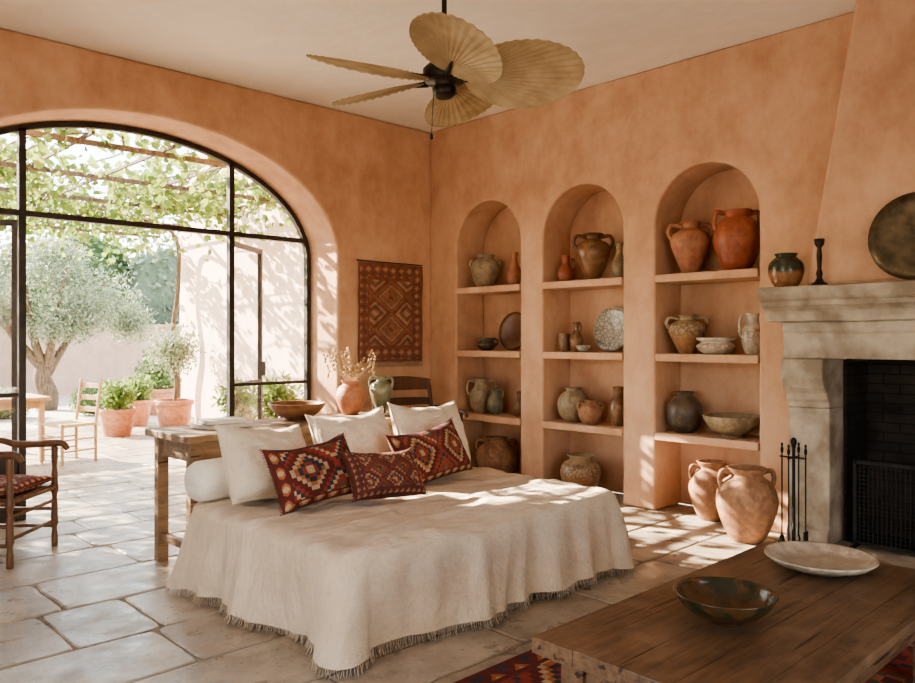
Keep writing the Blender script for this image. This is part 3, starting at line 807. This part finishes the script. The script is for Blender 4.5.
m.obj('outdoor_dining_table',M_pale,(-3.55,4.05,.002),bevel=.005)
# ------------------------------------------------------------------ garden
def leaf(m,p,size,el,kind,mat=0):
    u=Vector((random.gauss(0,1),random.gauss(0,1),random.gauss(0,1)));u.normalize()
    v=u.orthogonal().normalized(); v=(Matrix.Rotation(random.random()*6.28,3,u)@v); w=u.cross(v)
    if kind=='vine':
        P=[(0,0),(.45,.25),(.5,.7),(.2,.75),(0,1.05),(-.2,.75),(-.5,.7),(-.45,.25)]
        vs=[p+v*(a*size)+u*(b*size)+w*(abs(a)*.3*size) for a,b in P]
        m.add(vs,[(0,1,2,3,4),(0,4,5,6,7)],mat)
    else:
        vs=[p,p+u*size*.5+v*size*el,p+u*size,p+u*size*.5-v*size*el]
        m.add(vs,[(0,1,2,3)],mat)
def cloud(m,c,r,n,size,el,kind='q',mat=0,shell=.55):
    c=Vector(c)
    for i in range(n):
        d=Vector((random.gauss(0,1),random.gauss(0,1),random.gauss(0,1)));d.normalize()
        k=shell+(1-shell)*random.random()
        p=c+Vector((d.x*r[0],d.y*r[1],d.z*r[2]))*k
        leaf(m,p,size*random.uniform(.7,1.3),el,kind,mat)
def blob(m,c,r,mat):
    vs=[];fs=[];a,b=14,9
    for i in range(b+1):
        for j in range(a):
            t=PI*i/b;p=2*PI*j/a; d=Vector((math.sin(t)*math.cos(p),math.sin(t)*math.sin(p),math.cos(t)))
            k=1+.25*noise.noise(d*2+Vector(c)); vs.append((c[0]+d.x*r[0]*k,c[1]+d.y*r[1]*k,c[2]+d.z*r[2]*k))
    for i in range(b):
        for j in range(a): fs.append((i*a+j,i*a+(j+1)%a,(i+1)*a+(j+1)%a,(i+1)*a+j))
    m.add(vs,fs,mat,True)
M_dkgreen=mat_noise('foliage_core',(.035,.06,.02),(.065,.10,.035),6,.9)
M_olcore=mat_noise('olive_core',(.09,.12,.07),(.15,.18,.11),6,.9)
m=MB(); m.bb(-.2,.6,.6,5.9,-.02,4.2); m.bb(-.24,.64,.6,5.94,4.2,4.3); m.obj('wall_exterior_wing',M_ext)
m=MB(); m.bb(-14,12,15,15.3,-.02,1.75); m.bb(-14.05,12.05,14.95,15.35,1.75,1.83); m.obj('garden_wall',M_gwall)
random.seed(21)
pg=empty('grape_pergola')
m=MB(); PZ=3.22
for y in (.9,2.4,3.9,5.4,6.9): m.bb(-8.5,-.24 if y<5.9 else -.1,y-.025,y+.025,PZ-.045,PZ)
for i in range(12):
    x=-.45-i*.72; m.bb(x-.014,x+.014,.65,7.3,PZ,PZ+.03)
for x in (-8.4,): m.bb(x-.05,x+.05,6.85,6.95,0,PZ-.06)
m.obj('beams',M_bark,parent=pg)
m=MB()
P=[(-.42,5.62,0),(-.36,5.6,.7),(-.44,5.62,1.5),(-.36,5.6,2.3),(-.5,5.5,3.1),(-1.5,5.3,3.3),(-3,5.0,3.35),(-5,4.8,3.32)]
m.tube(cat(P,6),[.05-.0008*i for i in range(43)],8)
for i in range(16):
    x=-.5-random.random()*7.5; p=[(x,7.0,3.3)]
    y=7.0
    while y>.8: y-=.9; x+=random.uniform(-.35,.35); p.append((min(x,-.3),y,3.28+random.uniform(-.05,.06)))
    m.tube(cat(p,3),.010,5)
m.obj('vine_stems',M_bark,parent=pg)
m=MB(); cnt=0; tries=0
def inband(x,y): # gaps added to the canopy, placed to throw sun patches indoors
    return (-5.2<x<-3.7 and .7<y<2.0) or (-3.3<x<-2.3 and 1.0<y<2.8) or (-2.1<x<-1.4 and 1.3<y<2.7)
while cnt<12500 and tries<120000:
    tries+=1
    x=random.uniform(-8.6,-.30); y=random.uniform(.75,7.4)
    nz=noise.noise((x*.9,y*.9,4))+.5*noise.noise((x*2.3,y*2.3,7))
    if nz<-.16+.2*random.random()-.06: continue
    if inband(x+.25*noise.noise((x*3,y*3,1)),y+.25*noise.noise((x*3,y*3,8))) and random.random()<.88: continue
    z=PZ+.08+random.gauss(0,.08)
    if random.random()<.22: z-=random.random()**2*.6
    leaf(m,Vector((x,y,z)),random.uniform(.06,.115),0,'vine'); cnt+=1
m.obj('leaf_canopy',M_vine,parent=pg)
random.seed(5)
t=empty('olive_tree',(-.8,10.9,-.02))
m=MB()
m.tube(cat([(0,0,0),(.06,0,.3),(-.04,.02,.7),(.1,0,1.1)],5),[.24-.007*i for i in range(16)],12)
for a,b in (((-.9,0,2.0),(-1.3,.2,2.6)),((.8,.1,2.0),(1.2,0,2.7)),((.1,-.5,2.1),(.2,-.7,2.9)),((-.2,.6,2.2),(-.1,.8,3.0)),((-.4,-.2,2.4),(-.5,-.3,3.2))):
    m.tube(cat([(.05,0,.75),(a[0]*.5,a[1]*.5,1.35),a,b],4),[.11-.007*i for i in range(13)],8)
m.obj('trunk',M_bark,parent=t)
m=MB()
for c,r in (((-1.2,0,2.3),(.9,.8,.65)),((1.1,0,2.3),(.95,.8,.7)),((0,-.3,2.75),(1.1,.9,.75)),((-.6,.3,2.0),(.8,.8,.5)),((.5,-.5,2.05),(.8,.8,.5)),((-1.7,-.2,1.75),(.5,.5,.45)),((1.7,0,1.8),(.55,.5,.5)),((.2,.2,3.2),(.8,.7,.45)),((.2,-.5,1.7),(.9,.6,.35))):
    cloud(m,c,r,2300,.11,.13,'q',0,.2)
m.obj('leaf_crown',M_olive,parent=t)
def bush(name,loc,r,n,size,el,mat,core=M_dkgreen):
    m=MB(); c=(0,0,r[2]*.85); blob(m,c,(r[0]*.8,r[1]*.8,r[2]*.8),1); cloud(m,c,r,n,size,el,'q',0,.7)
    return m.obj(name,[mat,core],loc)
random.seed(9)
for i,(x,y,rx,rz) in enumerate(((-6,18.5,2.2,2.4),(-3,19,2.4,2.7),(0,19.5,2.3,2.4),(2.4,18.6,2.2,2.8),(4.8,18,2.2,2.6),(7,17.5,2.2,3.0),(-9,18,2.5,2.5))):
    bush('garden_tree',(x,y,-.02),(rx,1.4,rz),2600,.22,.3,M_green if i%2 else M_olive,M_dkgreen if i%2 else M_olcore)
for x,y,rx,rz in ((-2.0,9.6,.7,.3),(-.3,9.2,.6,.33),(-3.6,9.8,.8,.35),(-5.2,10.0,.8,.35)):
    bush('garden_shrub',(x,y,-.02),(rx,.45,rz),700,.10,.2,M_green)
def potted(name,loc,r,h,pr,pz,n,size,el,lm,stem=0,core=None):
    e=empty(name,loc); m=MB(); m.lathe(prof('planter',r,h),32); m.lathe([(0,h*.88),(r*.9,h*.88)],24,1); m.obj('pot',[P_terra,M_soil],parent=e)
    m=MB(); zc=h+stem+pz*.7
    if stem:
        m.tube(cat([(0,0,h*.8),(.03,0,h+stem*.5),(0,0,h+stem+.1)],4),.025,8,1)
        for a in range(5): m.tube([(0,0,h+stem),(pr*.6*math.cos(a*1.3),pr*.6*math.sin(a*1.3),zc+.1)],[.015,.005],6,1)
    else:
        for a in range(7): m.tube([(0,0,h*.8),(pr*.6*math.cos(a),pr*.6*math.sin(a),zc+.1)],[.012,.004],6,1)
    cloud(m,(0,0,zc),(pr,pr,pz),n,size,el,'q',0,.15)
    m.obj('leaf_foliage',[lm,M_bark],parent=e)
potted('potted_flowering_shrub',(-1.36,5.45,.003),.27,.40,.27,.26,900,.08,.25,M_green)
potted('potted_olive_shrub',(-.70,4.98,.003),.27,.52,.42,.42,1700,.09,.14,M_olive,.45)
potted('potted_shrub',(-.62,6.6,.003),.24,.42,.30,.26,800,.08,.25,M_green)
potted('potted_shrub',(.5,8.4,-.02),.3,.5,.42,.45,900,.10,.25,M_green)
potted('potted_shrub',(1.5,9.4,-.02),.3,.5,.45,.6,900,.10,.25,M_green)
potted('potted_fern',(-.72,2.0,.003),.20,.45,.34,.34,800,.12,.14,M_green)
potted('potted_fern',(-.70,3.0,.003),.20,.4,.30,.30,700,.12,.14,M_green)
# ------------------------------------------------------------------ light
w=bpy.data.worlds.new('sky'); bpy.context.scene.world=w; w.use_nodes=True
nt=w.node_tree; t=NT(nt); bg=nt.nodes['Background']
sky=t.n('ShaderNodeTexSky'); sky.sky_type='NISHITA'; sky.sun_disc=False; sky.sun_elevation=A(32); sky.sun_rotation=A(-23)
c=t.mix(.75,sky.outputs[0],(.95,.93,.88)); t.l(c,bg.inputs[0]); bg.inputs[1].default_value=3.6
S=bpy.data.lights.new('sun','SUN'); S.energy=52; S.color=(1,.88,.72); S.angle=A(.5)
so=bpy.data.objects.new('sun',S); bpy.context.scene.collection.objects.link(so)
d=Vector((.45,-1,-.62)); so.rotation_euler=d.to_track_quat('-Z','Y').to_euler(); so.location=(-6,10,9)
cd=bpy.data.cameras.new('camera'); cam=bpy.data.objects.new('camera',cd); bpy.context.scene.collection.objects.link(cam)
cam.location=(-5.73,-6.42,1.45); cam.rotation_euler=(A(90),0,A(-43.75)); cd.sensor_width=36; cd.lens=30.73; cd.shift_y=-.0038
cd.clip_start=.05
bpy.context.scene.camera=cam
try: bpy.context.scene.view_settings.look='AgX - Medium High Contrast'
except Exception as ex: print(ex)
